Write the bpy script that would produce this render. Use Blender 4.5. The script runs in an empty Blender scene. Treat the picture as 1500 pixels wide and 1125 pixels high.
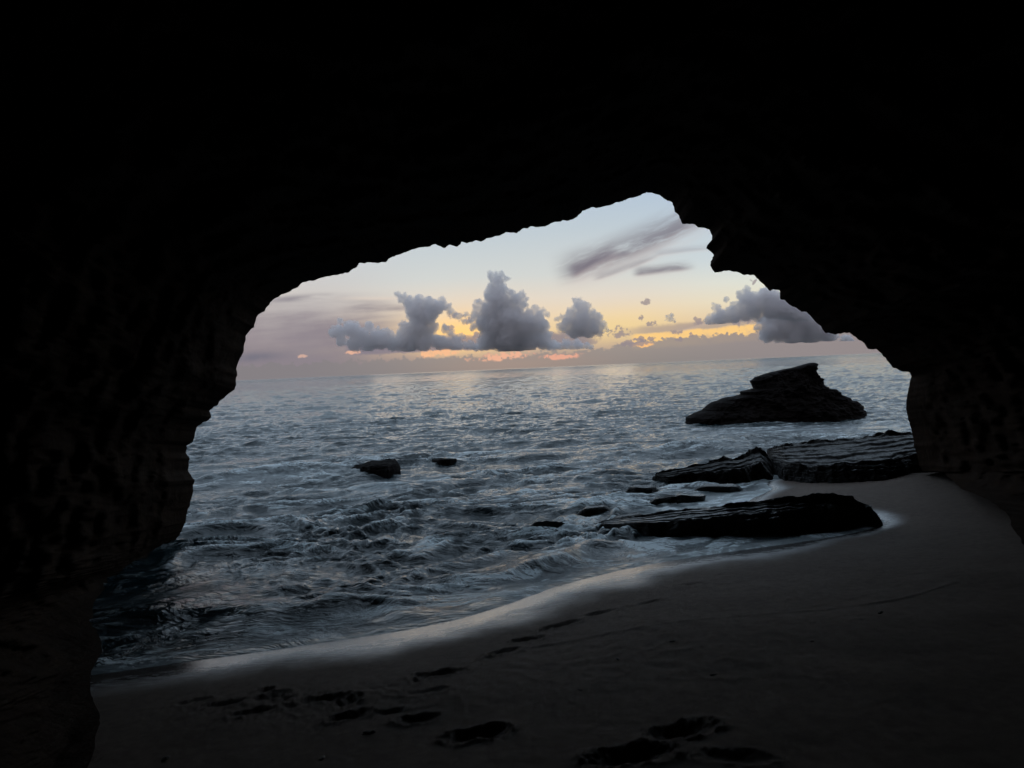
import bpy, math, random
import numpy as np
from mathutils import Vector

rng = np.random.default_rng(7)
SC = bpy.context.scene
COL = SC.collection

# ------------------------------------------------------------------ camera
CAM_H = 2.3
F = 1125.0
PITCH = math.atan(22.5 / F)
ROLL = math.radians(2.45)
fwd = np.array([0, math.cos(PITCH), -math.sin(PITCH)])
r0 = np.array([1.0, 0, 0]); u0 = np.cross(r0, fwd)
cr = math.cos(ROLL) * r0 - math.sin(ROLL) * u0
cu = math.sin(ROLL) * r0 + math.cos(ROLL) * u0
CP = np.array([0, 0, CAM_H])

def ray(px, py):
    d = fwd * F + cr * (np.asarray(px, float) - 750)[..., None] - cu * (np.asarray(py, float) - 562.5)[..., None]
    return d / np.linalg.norm(d, axis=-1, keepdims=True)
def at(px, py, z=0.0):
    d = ray(px, py); t = (z - CAM_H) / d[2]
    return CP + d * t
def aty(px, py, Y):
    d = ray(px, py); return CP + d * (Y / d[1])
def uw(px, py):
    d = ray(px, py); return d[0] / d[1], d[2] / d[1]

# ------------------------------------------------------------------ noise
PERM = np.random.default_rng(11).permutation(256); PERM = np.concatenate([PERM, PERM, PERM])
GR = np.random.default_rng(5).normal(size=(256, 3)); GR /= np.linalg.norm(GR, axis=1)[:, None]
def perlin(p):
    p = np.asarray(p, float); i = np.floor(p).astype(int); f = p - i; i &= 255
    w = f * f * f * (f * (f * 6 - 15) + 10)
    out = 0
    for a in (0, 1):
        for b in (0, 1):
            for c in (0, 1):
                h = PERM[PERM[PERM[i[:, 0] + a] + i[:, 1] + b] + i[:, 2] + c]
                g = GR[h]
                dot = g[:, 0] * (f[:, 0] - a) + g[:, 1] * (f[:, 1] - b) + g[:, 2] * (f[:, 2] - c)
                wt = (w[:, 0] if a else 1 - w[:, 0]) * (w[:, 1] if b else 1 - w[:, 1]) * (w[:, 2] if c else 1 - w[:, 2])
                out = out + dot * wt
    return out * 1.6
def fbm(p, o=4, g=0.5, l=2.03):
    s = 0; a = 1.0; q = np.asarray(p, float)
    for k in range(o):
        s = s + a * perlin(q + 17.3 * k); a *= g; q = q * l
    return s
def ridged(p, o=4, g=0.5):
    s = 0; a = 1.0; q = np.asarray(p, float)
    for k in range(o):
        s = s + a * (1 - 2 * np.abs(perlin(q + 9.7 * k))); a *= g; q = q * 2.1
    return s
def ss(x, a, b):
    t = np.clip((x - a) / (b - a), 0, 1); return t * t * (3 - 2 * t)
def S3(x, y, z=0.0, k=1.0):
    return np.stack([x * k, y * k, np.zeros_like(x) + z], -1)

# ------------------------------------------------------------------ mesh helpers
def new_mesh(name, V, Fc, mat, smooth=True, attrs=None, parent=None):
    V = np.asarray(V, np.float32); Fc = np.asarray(Fc, np.int32)
    me = bpy.data.meshes.new(name)
    me.vertices.add(len(V)); me.vertices.foreach_set('co', V.ravel())
    n = Fc.shape[1]
    me.loops.add(Fc.size); me.loops.foreach_set('vertex_index', Fc.ravel())
    me.polygons.add(len(Fc)); me.polygons.foreach_set('loop_start', np.arange(0, Fc.size, n, dtype=np.int32))
    me.polygons.foreach_set('loop_total', np.full(len(Fc), n, np.int32))
    me.update(calc_edges=True); me.validate()
    me.polygons.foreach_set('use_smooth', np.full(len(me.polygons), smooth))
    for k, v in (attrs or {}).items():
        a = me.attributes.new(k, 'FLOAT', 'POINT'); a.data.foreach_set('value', np.asarray(v, np.float32))
    me.materials.append(mat)
    o = bpy.data.objects.new(name, me); COL.objects.link(o)
    if parent: o.parent = parent
    return o
def grid_faces(nr, nc, wrap=False):
    i = np.arange(nr - 1)[:, None]; j = np.arange(nc if wrap else nc - 1)[None]
    j2 = (j + 1) % nc
    return np.stack([i * nc + j, i * nc + j2, (i + 1) * nc + j2, (i + 1) * nc + j], -1).reshape(-1, 4)
def tag(o, label=None, cat=None, group=None, kind=None):
    if label: o['label'] = label
    if cat: o['category'] = cat
    if group: o['group'] = group
    if kind: o['kind'] = kind
    return o

# ------------------------------------------------------------------ node helpers
def lin(r, g, b):
    f = lambda c: ((c / 255 + 0.055) / 1.055) ** 2.4 if c > 10 else c / 255 / 12.92
    return (f(r), f(g), f(b), 1)
class NT:
    def __init__(s, tree): s.t = tree; tree.nodes.clear()
    def n(s, typ, **kw):
        nd = s.t.nodes.new(typ)
        for k, v in kw.items(): setattr(nd, k, v)
        return nd
    def put(s, sock, v):
        if isinstance(v, E): v = v.s
        if hasattr(v, 'is_linked') or isinstance(v, bpy.types.NodeSocket): s.t.links.new(v, sock)
        else: sock.default_value = v
    def m(s, op, *a):
        nd = s.n('ShaderNodeMath', operation=op)
        for i, x in enumerate(a): s.put(nd.inputs[i], x)
        return E(s, nd.outputs[0])
    def step(s, x, a, b):
        nd = s.n('ShaderNodeMapRange', interpolation_type='SMOOTHSTEP')
        s.put(nd.inputs['Value'], x); s.put(nd.inputs['From Min'], a); s.put(nd.inputs['From Max'], b)
        return E(s, nd.outputs[0])
    def mix(s, f, a, b):
        nd = s.n('ShaderNodeMix', data_type='RGBA')
        s.put(nd.inputs[0], f); s.put(nd.inputs[6], a); s.put(nd.inputs[7], b)
        return nd.outputs[2]
    def xyz(s, x, y, z=0.0):
        nd = s.n('ShaderNodeCombineXYZ')
        for i, v in enumerate((x, y, z)): s.put(nd.inputs[i], v)
        return nd.outputs[0]
    def noise(s, vec, scale=1.0, detail=4, rough=0.55, dist=0.0, col=False):
        nd = s.n('ShaderNodeTexNoise'); s.put(nd.inputs['Vector'], vec)
        nd.inputs['Scale'].default_value = scale; nd.inputs['Detail'].default_value = detail
        nd.inputs['Roughness'].default_value = rough; nd.inputs['Distortion'].default_value = dist
        return nd.outputs[1] if col else E(s, nd.outputs[0])
    def ramp(s, x, stops):
        nd = s.n('ShaderNodeValToRGB'); s.put(nd.inputs[0], x); cr_ = nd.color_ramp
        while len(cr_.elements) < len(stops): cr_.elements.new(0.5)
        for e, (p, c) in zip(cr_.elements, stops): e.position = p; e.color = c
        return nd.outputs[0]
    def attr(s, name):
        nd = s.n('ShaderNodeAttribute', attribute_name=name); return E(s, nd.outputs['Fac'])
    def vmath(s, op, a, b=None):
        nd = s.n('ShaderNodeVectorMath', operation=op); s.put(nd.inputs[0], a)
        if b is not None:
            if op == 'SCALE': s.put(nd.inputs[3], b)
            else: s.put(nd.inputs[1], b)
        return nd.outputs[0]
class E:
    def __init__(s, nt, sock): s.nt = nt; s.s = sock
    def __add__(s, o): return s.nt.m('ADD', s, o)
    __radd__ = __add__
    def __mul__(s, o): return s.nt.m('MULTIPLY', s, o)
    __rmul__ = __mul__
    def __sub__(s, o): return s.nt.m('SUBTRACT', s, o)
    def __rsub__(s, o): return s.nt.m('SUBTRACT', o, s)
    def __truediv__(s, o): return s.nt.m('DIVIDE', s, o)
    def __pow__(s, o): return s.nt.m('POWER', s, o)
    def abs(s): return s.nt.m('ABSOLUTE', s)
    def max(s, o): return s.nt.m('MAXIMUM', s, o)
    def min(s, o): return s.nt.m('MINIMUM', s, o)
    def exp(s): return s.nt.m('EXPONENT', s)
def material(name):
    m = bpy.data.materials.new(name); m.use_nodes = True
    return m, NT(m.node_tree)
def finish(nt, shader, disp=None, vol=None):
    o = nt.n('ShaderNodeOutputMaterial')
    if shader is not None: nt.put(o.inputs[0], shader)
    if vol is not None: nt.put(o.inputs[1], vol)

# ------------------------------------------------------------------ world
SUN_PX = (735, 492)
sd = ray(*SUN_PX)
SUN_AZ = math.atan2(sd[0], sd[1])
def build_world():
    w = bpy.data.worlds.new('World'); SC.world = w; w.use_nodes = True
    nt = NT(w.node_tree)
    tc = nt.n('ShaderNodeTexCoord')
    sep = nt.n('ShaderNodeSeparateXYZ'); nt.put(sep.inputs[0], tc.outputs['Generated'])
    X, Y, Z = (E(nt, sep.outputs[i]) for i in range(3))
    Ys = Y.max(0.15)
    u = X / Ys; h = Z / Ys
    # a slow sideways slant shared by the streaks
    def box(cx, cy, sx, sy, slant=0.0):
        """soft elliptical spot around a direction; sx, sy as tangents"""
        cu_, cw_ = uw(cx, cy)
        du = (u - cu_); dw = (h - cw_) - du * slant
        a = du / (sx / F); b = dw / (sy / F)
        return (0.0 - (a * a + b * b)).exp()
    vec = nt.xyz(u, h)
    # base gradients: centre/right and left
    hr = h * 2.0
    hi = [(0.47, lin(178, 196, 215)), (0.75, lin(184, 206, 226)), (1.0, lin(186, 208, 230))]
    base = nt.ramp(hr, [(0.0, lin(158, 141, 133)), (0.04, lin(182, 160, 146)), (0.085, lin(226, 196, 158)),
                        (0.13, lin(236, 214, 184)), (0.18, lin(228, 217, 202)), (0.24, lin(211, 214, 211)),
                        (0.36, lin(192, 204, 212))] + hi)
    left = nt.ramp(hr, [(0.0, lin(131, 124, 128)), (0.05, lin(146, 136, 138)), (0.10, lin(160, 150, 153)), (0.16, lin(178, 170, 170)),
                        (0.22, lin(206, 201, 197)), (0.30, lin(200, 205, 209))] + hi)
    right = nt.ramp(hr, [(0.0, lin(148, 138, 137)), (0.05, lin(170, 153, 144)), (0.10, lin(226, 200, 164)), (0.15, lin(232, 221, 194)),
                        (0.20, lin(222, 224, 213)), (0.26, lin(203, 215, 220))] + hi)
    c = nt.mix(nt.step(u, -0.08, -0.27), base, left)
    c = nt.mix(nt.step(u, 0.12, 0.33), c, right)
    n1 = nt.noise(vec, 9, 5, 0.6)
    ns = nt.noise(nt.xyz(u * 1.0 + n1 * 0.05, h * 7.0 - u * 0.15), 8, 4, 0.5)     # streaky
    n2 = nt.noise(vec, 60, 5, 0.6)
    n3 = nt.noise(vec, 150, 4, 0.6)
    # sun glow behind the towers
    c = nt.mix(box(690, 482, 85, 40) * 0.55, c, lin(252, 214, 162))
    c = nt.mix(box(900, 478, 95, 24, 0.04) * 0.6, c, lin(248, 218, 150))
    c = nt.mix(box(675, 490, 62, 22) * 0.97, c, (1.15, 0.70, 0.24, 1))
    # veil on the left
    veil = nt.step(ns + n1 * 0.5, 0.45, 0.95) * nt.step(h - (ns - 0.5) * 0.03, 0.105, 0.075) * nt.step(u, -0.09, -0.20)
    c = nt.mix(veil * 0.85, c, lin(140, 131, 139))
    c = nt.mix(box(440, 437, 60, 5, 0.02) * nt.step(ns, 0.35, 0.6) * 0.8, c, lin(134, 128, 138))
    c = nt.mix(box(560, 452, 50, 5, -0.05) * nt.step(ns, 0.35, 0.6) * 0.7, c, lin(138, 130, 138))
    c = nt.mix(box(560, 437, 60, 3, -0.05) * nt.step(ns, 0.35, 0.6) * 0.6, c, lin(226, 210, 196))
    c = nt.mix(box(375, 523, 38, 7, 0.03) * nt.step(n1, 0.3, 0.6) * 0.8, c, lin(112, 112, 126))
    # grey band right of the centre and the bright yellow streaks
    dn = (n1 - 0.5) * 0.012 + (n2 - 0.5) * 0.007
    cb, wb = uw(1000, 492)
    band = h - (wb + dn) - (u - cb) * 0.045
    gband = nt.step(band, 0.020, 0.013) * nt.step(band, 0.004, 0.009) * nt.step(u, uw(880, 500)[0], uw(960, 500)[0])
    c = nt.mix(gband * 0.8, c, lin(176, 158, 146))
    yel = nt.step(band, 0.009, 0.005) * nt.step(band, -0.016, -0.010) * nt.step(u, uw(920, 500)[0], uw(935, 500)[0]) * nt.step(u, uw(1300, 500)[0], uw(1090, 500)[0])
    c = nt.mix(yel * nt.step(n1 + n2 * 0.6, 0.50, 0.80), c, lin(252, 206, 134))
    # low bank of haze-grey cloud with a lumpy top
    top = 0.0185 + (n2 - 0.5) * 0.026 + (n3 - 0.5) * 0.016 + nt.step(u, 0.05, 0.28) * 0.014 
    bank = nt.step(h, top + 0.0018, top - 0.0012)
    bankc = nt.mix(nt.step(h, 0.0, 0.03), lin(143, 137, 134), lin(156, 146, 141))
    bankc = nt.mix(nt.step(u, -0.05, -0.30), bankc, lin(133, 128, 131))
    bankc = nt.mix(nt.step(u, 0.15, 0.42), bankc, lin(146, 137, 138))
    bankc = nt.mix(box(760, 535, 130, 14) * 0.3, bankc, lin(196, 158, 136))
    c = nt.mix(bank * 0.93, c, bankc)
    # ragged thin grey cloud along the feet of the towers, with gaps
    cb2, wb2 = uw(670, 503)
    foot = nt.step(h - wb2 - (u - cb2) * 0.0, 0.018, 0.004) * nt.step(h - wb2, -0.013, -0.007) * nt.step(u, uw(478, 500)[0], uw(530, 500)[0]) * nt.step(u, uw(905, 500)[0], uw(850, 500)[0])
    c = nt.mix(nt.step(foot + (n2 - 0.5) * 1.6 + (n3 - 0.5) * 1.4, 0.35, 0.75) * foot.min(1.0) * 0.85, c, lin(134, 126, 138))
    # glowing strips in gaps just above the bank
    def strip(cx, cy, sx, sy, col, thr=0.42, sl=0.045):
        nonlocal c
        c = nt.mix(nt.step(box(cx, cy, sx, sy, sl) * (1.0 + (n3 - 0.5) * 4.5 + (n2 - 0.5) * 3.8), thr - 0.1, thr + 0.45), c, col)
    strip(735, 522, 50, 6.5, lin(238, 180, 150))
    strip(820, 522, 32, 5, lin(232, 170, 146))
    strip(645, 517, 34, 7, lin(248, 190, 146))
    strip(520, 516, 15, 3.5, lin(226, 178, 154))
    strip(443, 522, 8, 3, lin(206, 170, 156))
    strip(942, 505, 15, 4, lin(255, 196, 130))
    # brushed cirrus streaks high on the right
    def brush(x0, y0, x1, y1, wid, col, amt, curve=0.0):
        nonlocal c
        a = np.array(uw(x0, y0)); b = np.array(uw(x1, y1)); d = b - a; L = np.linalg.norm(d); d /= L
        s = (u - a[0]) * d[0] + (h - a[1]) * d[1]
        t = (h - a[1]) * d[0] - (u - a[0]) * d[1]
        tt = t - (s * (1 / L)) * (s * (1 / L)) * curve
        fib = nt.noise(nt.xyz(s * 9.0, tt * 55.0 + n1 * 1.2), 1.6, 6, 0.6)
        wv = wid / F
        up = nt.step(tt, wv * 1.6, 0.0)
        lo = nt.step(tt, -wv * 0.75, -wv * 0.05)
        en = nt.step(s, -0.1 * L, 0.12 * L) * nt.step(s, 1.15 * L, 0.75 * L)
        k = up * lo * en * nt.step(fib, 0.20, 0.58) * amt
        c = nt.mix(k, c, col)
        edge = nt.step(tt, -wv * 1.3, -wv * 0.5) * nt.step(tt, wv * 0.1, -wv * 0.35) * en * nt.step(fib, 0.2, 0.6)
        c = nt.mix(edge * 0.30 * amt, c, lin(206, 188, 184))
    brush(826, 402, 1050, 334, 27, lin(128, 124, 134), 0.88, 0.022)
    brush(838, 402, 905, 366, 14, lin(118, 110, 122), 0.75, 0.0)
    brush(872, 408, 965, 380, 7, lin(150, 144, 150), 0.6, 0.006)
    brush(930, 401, 1012, 391, 9, lin(128, 122, 132), 0.85, 0.0)
    brush(960, 372, 1060, 360, 6, lin(160, 160, 168), 0.5, 0.0)
    brush(985, 486, 1070, 462, 5, lin(178, 160, 150), 0.6, 0.0)
    # scraps of far cloud
    for (x, y, sx, sy) in ((905, 487, 20, 8), (990, 487, 10, 5), (945, 496, 14, 4), (930, 502, 22, 5), (995, 497, 5, 4), (1012, 490, 3, 3), (940, 466, 4, 4), (955, 474, 8, 4), (945, 441, 7, 5), (1022, 470, 8, 6), (1104, 411, 6, 6), (1085, 470, 14, 8), (668, 463, 14, 4), (684, 470, 10, 5), (655, 480, 9, 4), (640, 494, 8, 4), (700, 492, 8, 6), (668, 497, 10, 4), (610, 470, 9, 4)):
        c = nt.mix(nt.step(box(x, y, sx * 1.2, sy * 1.2) * (1.0 + (n3 - 0.5) * 6.0 + (n2 - 0.5) * 4.0), 0.45, 0.85) * 0.8, c, lin(150, 138, 142))
    # below the horizon
    c = nt.mix(nt.step(h, 0.0, -0.002), c, lin(60, 66, 76))
    # unseen sky away from the sunset: Nishita plus flat grey, brightened to light clouds
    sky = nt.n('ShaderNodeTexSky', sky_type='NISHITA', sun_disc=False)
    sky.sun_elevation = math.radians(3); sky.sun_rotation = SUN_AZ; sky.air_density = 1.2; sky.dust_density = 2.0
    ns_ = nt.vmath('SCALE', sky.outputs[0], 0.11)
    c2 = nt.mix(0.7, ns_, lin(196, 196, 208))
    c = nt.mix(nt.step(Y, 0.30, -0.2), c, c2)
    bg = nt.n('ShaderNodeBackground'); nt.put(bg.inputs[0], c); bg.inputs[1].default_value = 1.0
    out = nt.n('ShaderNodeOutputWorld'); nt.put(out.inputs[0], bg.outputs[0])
    w.cycles.sampling_method = 'MANUAL'; w.cycles.sample_map_resolution = 1024
build_world()

sun = bpy.data.lights.new('sun', 'SUN'); sun.energy = 0.04; sun.angle = math.radians(20); sun.color = (1.0, 0.78, 0.55)
so = bpy.data.objects.new('sun', sun); COL.objects.link(so)
el = math.radians(4.0)
dv = Vector((math.sin(SUN_AZ) * math.cos(el), math.cos(SUN_AZ) * math.cos(el), math.sin(el)))
so.rotation_euler = dv.to_track_quat('Z', 'Y').to_euler(); so.location = (0, 60, 30)

# ------------------------------------------------------------------ shore shape
SHPX = [(125, 990), (250, 972), (400, 952), (500, 937), (600, 922), (680, 904), (740, 886), (800, 862), (900, 836), (1000, 817), (1100, 803), (1190, 791), (1262, 778), (1300, 762)]
SH = [(-30, 3.5), (-9, 4.6)] + [tuple(at(x, y)[:2]) for x, y in SHPX]
SH += [tuple(at(x, y)[:2]) for x, y in ((1262, 752), (1160, 748), (1085, 747), (1095, 731), (1135, 716), (1110, 707), (1180, 690), (1300, 684))]
SH += [(9.5, 16.5), (15, 19), (40, 30)]
SH = np.array(SH)
def smooth_poly(P, n=3):
    for _ in range(n):
        Q = [P[0]]
        for a, b in zip(P[:-1], P[1:]): Q += [a * .75 + b * .25, a * .25 + b * .75]
        Q.append(P[-1]); P = np.array(Q)
    return P
SH = smooth_poly(SH, 2)
POLY = np.vstack([SH, [(60, -60), (-60, -60)]])   # land side polygon
def inside(x, y, P):
    r = np.zeros(x.shape, bool); n = len(P)
    for i in range(n):
        x1, y1 = P[i]; x2, y2 = P[(i + 1) % n]
        c = ((y1 > y) != (y2 > y)) & (x < (x2 - x1) * (y - y1) / ((y2 - y1) or 1e-9) + x1)
        r ^= c
    return r
def seg_dist(x, y, P, out_t=False):
    d = np.full(x.shape, 1e9)
    for (x1, y1), (x2, y2) in zip(P[:-1], P[1:]):
        dx, dy = x2 - x1, y2 - y1; t = np.clip(((x - x1) * dx + (y - y1) * dy) / (dx * dx + dy * dy), 0, 1)
        d = np.minimum(d, (x - x1 - t * dx) ** 2 + (y - y1 - t * dy) ** 2)
    return np.sqrt(d)
# coarse signed-distance field, sampled bilinearly
GX0, GX1, GY0, GY1, GS = -32.0, 42.0, -14.0, 46.0, 0.08
gx = np.arange(GX0, GX1, GS); gy = np.arange(GY0, GY1, GS)
GXX, GYY = np.meshgrid(gx, gy)
_d = seg_dist(GXX.ravel(), GYY.ravel(), SH).reshape(GXX.shape)
SDF = np.where(inside(GXX.ravel(), GYY.ravel(), POLY).reshape(GXX.shape), _d, -_d)
def bil(A, x, y, x0, y0, s):
    fx = np.clip((x - x0) / s, 0, A.shape[1] - 1.001); fy = np.clip((y - y0) / s, 0, A.shape[0] - 1.001)
    i = fx.astype(int); j = fy.astype(int); a = fx - i; b = fy - j
    return (A[j, i] * (1 - a) + A[j, i + 1] * a) * (1 - b) + (A[j + 1, i] * (1 - a) + A[j + 1, i + 1] * a) * b
def sdist(x, y): return bil(SDF, x, y, GX0, GY0, GS)
def zsand(x, y):
    x = np.asarray(x, float); y = np.asarray(y, float)
    d = sdist(x, y)
    up = 0.85 * (1 - np.exp(-np.maximum(d, 0) * 0.135))
    dn = -2.2 * (1 - np.exp(np.minimum(d, 0) * 0.22))
    und = fbm(S3(x, y, 3.0, 0.45).reshape(-1, 3), 3).reshape(x.shape) * 0.03 * ss(d, 0.3, 2.5)
    return np.where(d > 0, up, dn) + und
def hit(px, py):
    d = ray(px, py); t = np.linspace(1.5, 30, 3000)
    P = CP + d * t[:, None]; g = P[:, 2] - np.maximum(zsand(P[:, 0], P[:, 1]), 0.0)
    i = int(np.argmax(g < 0)); return P[i]

# ------------------------------------------------------------------ cave
OUT = [  # px, py, distance ahead (m)
 (250,800,11),(262,785,11),(272,765,11),(275,748,11),(281,730,11),(284,712,11),(286,702,11),(281,698,11),(276,690,11),(277,672,11),(273,662,11),(274,653,11),(283,647,11),
 (285,635,11),(288,626,11),(296,620,11),(306,616,11),(309,612,11),(307,602,11),(319,592,11),(326,584,11),(332,578,11),(344,571,11),(346,560,11),(347,548,11),(346,540,11),(352,525,11),(357,517,11),(358,505,11),(360,492,11),(366,484,11),(373,479,11),(375,466,11),(379,461,11),(387,456,11),(393,446,11),
 (402,438,11),(412,431,11),(425,428,11),(434,421,11),(443,414,10.9),(452,411,10.9),(462,410,10.8),(478,405,10.8),(490,403,10.7),(503,401,10.7),(515,396,10.6),(523,391,10.6),(526,385,10.6),(540,385,10.5),(556,385,10.5),(566,383,10.5),(574,377,10.5),(592,370,10.4),
 (603,366,10.4),(612,363,10.4),(630,361,10.4),(638,358,10.3),(642,360,10.3),(650,363,10.3),(658,359,10.3),(668,361,10.2),(675,358,10.2),(677,355,10.2),(684,356,10.2),(694,353,10.2),(704,353,10.2),(720,348,10.2),(741,341,10.2),(758,341,10.2),(763,336,10.2),(780,332,10.2),(798,331,10.2),(812,326,10.2),(826,323,10.2),(838,322,10.2),(850,314,10.2),(853,309,10.2),(864,305,10.2),(880,303,10.2),
 (900,298,10.2),(920,291,10.2),(934,288,10.2),(947,281,10.2),(956,283,10.3),(966,287,10.3),(978,294,10.3),(985,297,10.3),(988,308,10.4),(995,317,10.4),(999,327,10.4),(1010,328,10.5),(1018,329,10.5),(1024,333,10.5),(1038,336,10.6),(1044,345,10.6),(1043,352,10.6),(1037,358,10.6),(1034,364,10.6),(1042,369,10.7),(1045,375,10.7),(1041,383,10.7),(1040,389,10.7),(1047,400,10.8),(1060,397,10.8),(1075,397,10.9),(1087,402,10.9),(1105,403,10.9),
 (1113,412,11),(1121,418,11),(1127,426,11),(1135,424,11),(1141,425,11),(1143,433,11),(1143,439,11.1),(1150,440,11.1),(1154,446,11.1),(1165,450,11.2),(1173,457,11.2),(1182,457,11.2),(1188,464,11.3),(1195,472,11.3),(1204,480,11.4),(1208,488,11.4),(1220,488,11.5),(1224,490,11.5),(1232,488,11.6),(1244,487,11.6),(1253,494,11.7),(1262,501,11.8),(1272,510,11.9),(1286,513,12),(1298,527,12.1),(1308,538,12.2),(1320,543,12.3),(1332,545,12.4),(1335,551,12.5),(1332,562,12.5),(1329,580,12.6),(1327,600,12.7),(1330,612,12.7),(1335,630,12.8),(1340,655,12.8),(1346,680,12.8),(1352,690,12.7),
 (1380,690,12.2),(1396,704,11.2),(1408,716,10.4),(1430,724,9.6),(1448,732,9.0),(1468,747,8.1),(1478,756,7.7),(1482,772,7.2),(1493,786,6.8),(1500,800,6.3),(1530,880,5),(1575,1000,3.9),(1640,1200,2.9),(1700,1600,2.2),(1500,2500,1.9),(1100,3300,1.8),(750,3500,1.8),(400,3300,1.8),(50,2500,1.7),(-20,1800,1.8),
 (80,1350,2.5),(118,1200,3.2),(128,1125,3.8),(140,1095,4.1),(139,1078,4.4),(146,1060,4.6),(146,1045,4.9),(138,1030,5.2),(132,1010,5.5),(133,985,5.9),(142,968,6.3),(150,955,6.6),(146,935,6.9),(139,915,7.3),(135,893,7.7),(140,878,8.2),(156,860,8.8),(170,842,9.3),(200,828,9.8),(230,812,10.4)]
def build_cave(mat):
    O = np.array(OUT, float); n = len(O)
    seg = np.linalg.norm(np.roll(O, -1, 0)[:, :2] - O[:, :2], axis=1)
    pts = []
    for i in range(n):
        big = O[i][1] > 1150 or O[(i + 1) % n][1] > 1150
        k = max(1, int(seg[i] / (25 if big else 2.2)))
        for j in range(k):
            t = j / k; pts.append(O[i] * (1 - t) + O[(i + 1) % n] * t)
    P = np.array(pts); N = len(P)
    q = np.stack([P[:, 0] / 9, P[:, 1] / 9, np.zeros(N)], -1)
    jag = fbm(q, 3, 0.6) * 1.5; jag2 = fbm(q + 50, 3, 0.6) * 1.5
    P[:, 0] += jag; P[:, 1] += jag2
    E0 = CP + ray(P[:, 0], P[:, 1]) * (P[:, 2] / ray(P[:, 0], P[:, 1])[:, 1])[:, None]
    ax = ray(760, 680); side = np.cross(ax, [0, 0, 1]); side /= np.linalg.norm(side); up = np.cross(side, ax)
    rel = E0 - CP
    D = np.linalg.norm(rel, axis=1)
    th0 = np.arccos(np.clip(rel @ ax / D, -1, 1))
    ph = np.unwrap(np.arctan2(rel @ up, rel @ side))
    def circ_smooth(a, w, per):
        ap = np.concatenate([a[-w * 3:] - per, a, a[:w * 3] + per]); k = np.hanning(2 * w + 1); k /= k.sum()
        return np.convolve(ap, k, 'same')[w * 3:-w * 3]
    per = ph[-1] - ph[0] + (ph[1] - ph[0]); per = math.copysign(2 * math.pi, per)
    phs = circ_smooth(ph, 22, per)
    K = 190
    tk = (np.linspace(0, 1, K)[:, None]) ** 2.2
    TH = th0[None] + (math.radians(179.7) - th0[None]) * tk
    th0s = circ_smooth(th0, 30, 0.0)
    TH = TH + (th0s - th0)[None] * ss(TH - th0[None], 0.01, 0.16) * (1 - tk)
    bl = ss(TH - th0[None], 0, 0.25)
    PH = ph[None] * (1 - bl) + phs[None] * bl
    dirs = ax * np.cos(TH)[..., None] + (side * np.cos(PH)[..., None] + up * np.sin(PH)[..., None]) * np.sin(TH)[..., None]
    cx, cy_ = np.cos(PH), np.sin(PH)
    tun = np.where(cx > 0, 3.2, 2.3) * np.abs(cx) + np.where(cy_ > 0, 3.0, 3.2) * np.abs(cy_)
    tun = tun * (1 - 0.12 * np.abs(np.sin(2 * PH)))
    pe = (D * np.sin(th0))[None]
    pes = circ_smooth(pe[0], 45, 0.0)[None]
    mk = ss(TH - th0[None], 0.0, 0.05)
    mixk = ss(TH - th0[None], 0, 0.9)
    perp = (pe * (1 - mk) + pes * mk) * (1 - mixk) + tun * mixk
    R = np.minimum(perp / np.maximum(np.sin(TH), 0.02), np.where(TH > 1.6, 7.0, 99.0))
    X = CP + dirs * R[..., None]
    fl = X.reshape(-1, 3)
    grow = ss(TH - th0[None], 0.0, 0.22).ravel()
    strat = fl * [0.9, 0.55, 1.0] + np.stack([fbm(fl * 0.6, 2), fbm(fl * 0.6 + 20, 2), fbm(fl * 0.6 + 40, 2)], -1) * 0.5
    nz = ridged(strat * 0.55, 4, 0.5) - 0.6
    n2 = fbm(fl * 2.6 + 40, 5, 0.6)
    n3 = ridged(fl * 5.0 + 9, 4, 0.55)
    Rf = R.ravel() * (1 + grow * (-0.075 * nz + 0.05 * n2 - 0.010 * n3) + 0.010 * n2 * ss(grow, 0.0, 0.05))
    # the foot of the wall stands in the sand: never leave a gap over it beside the mouth
    dz = dirs.reshape(-1, 3)
    low = (dz[:, 2] < -0.05) & (np.abs(dz[:, 0]) > 0.30)
    idx = np.where(low)[0]
    lim = np.full(len(Rf), 99.0)
    dd = dz[idx]; best = np.full(len(idx), 99.0); open_ = np.ones(len(idx), bool)
    for t in np.arange(1.0, 16, 0.06):
        p = CP + dd * t; g = p[:, 2] - np.maximum(zsand(p[:, 0], p[:, 1]), 0.0)
        newly = open_ & (g < 0); best[newly] = t; open_ &= ~newly
    lim[idx] = best
    win = ss(TH.ravel(), 1.35, 1.05)
    pull = 1 - 0.30 * ss((TH - th0[None]).ravel(), 0.0, 0.16)
    gl = ss((TH - th0[None]).ravel(), 0.01, 0.15)
    Rf = np.where(low & (win > 0), np.minimum(Rf, lim * pull * (1 - gl * (0.10 * np.abs(n2) + 0.05 * ridged(fl * 1.4 + 5, 3))) + (1 - win) * 3), Rf)
    Rf[:N] = D
    X = (CP + dz * Rf[:, None]).reshape(K, N, 3)
    # outside face: lip, then cliff, then back over the top
    outv = side * np.cos(phs)[:, None] + up * np.sin(phs)[:, None]
    rings = []
    for s in np.concatenate([np.linspace(0.02, 0.6, 14), np.linspace(0.8, 22, 40)]):
        f = min(0.42 * s, 1.2 + 0.05 * s)
        p = E0 + outv * s + ax * f
        a = ss(s, 0.0, 1.2)
        nn = fbm(p * 0.8 + 3, 5, 0.55)[:, None]
        p = p + (outv * 0.5 - ax * 0.55) * np.abs(nn) * a * 0.9
        rings.append(p)
    last = rings[-1]
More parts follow.
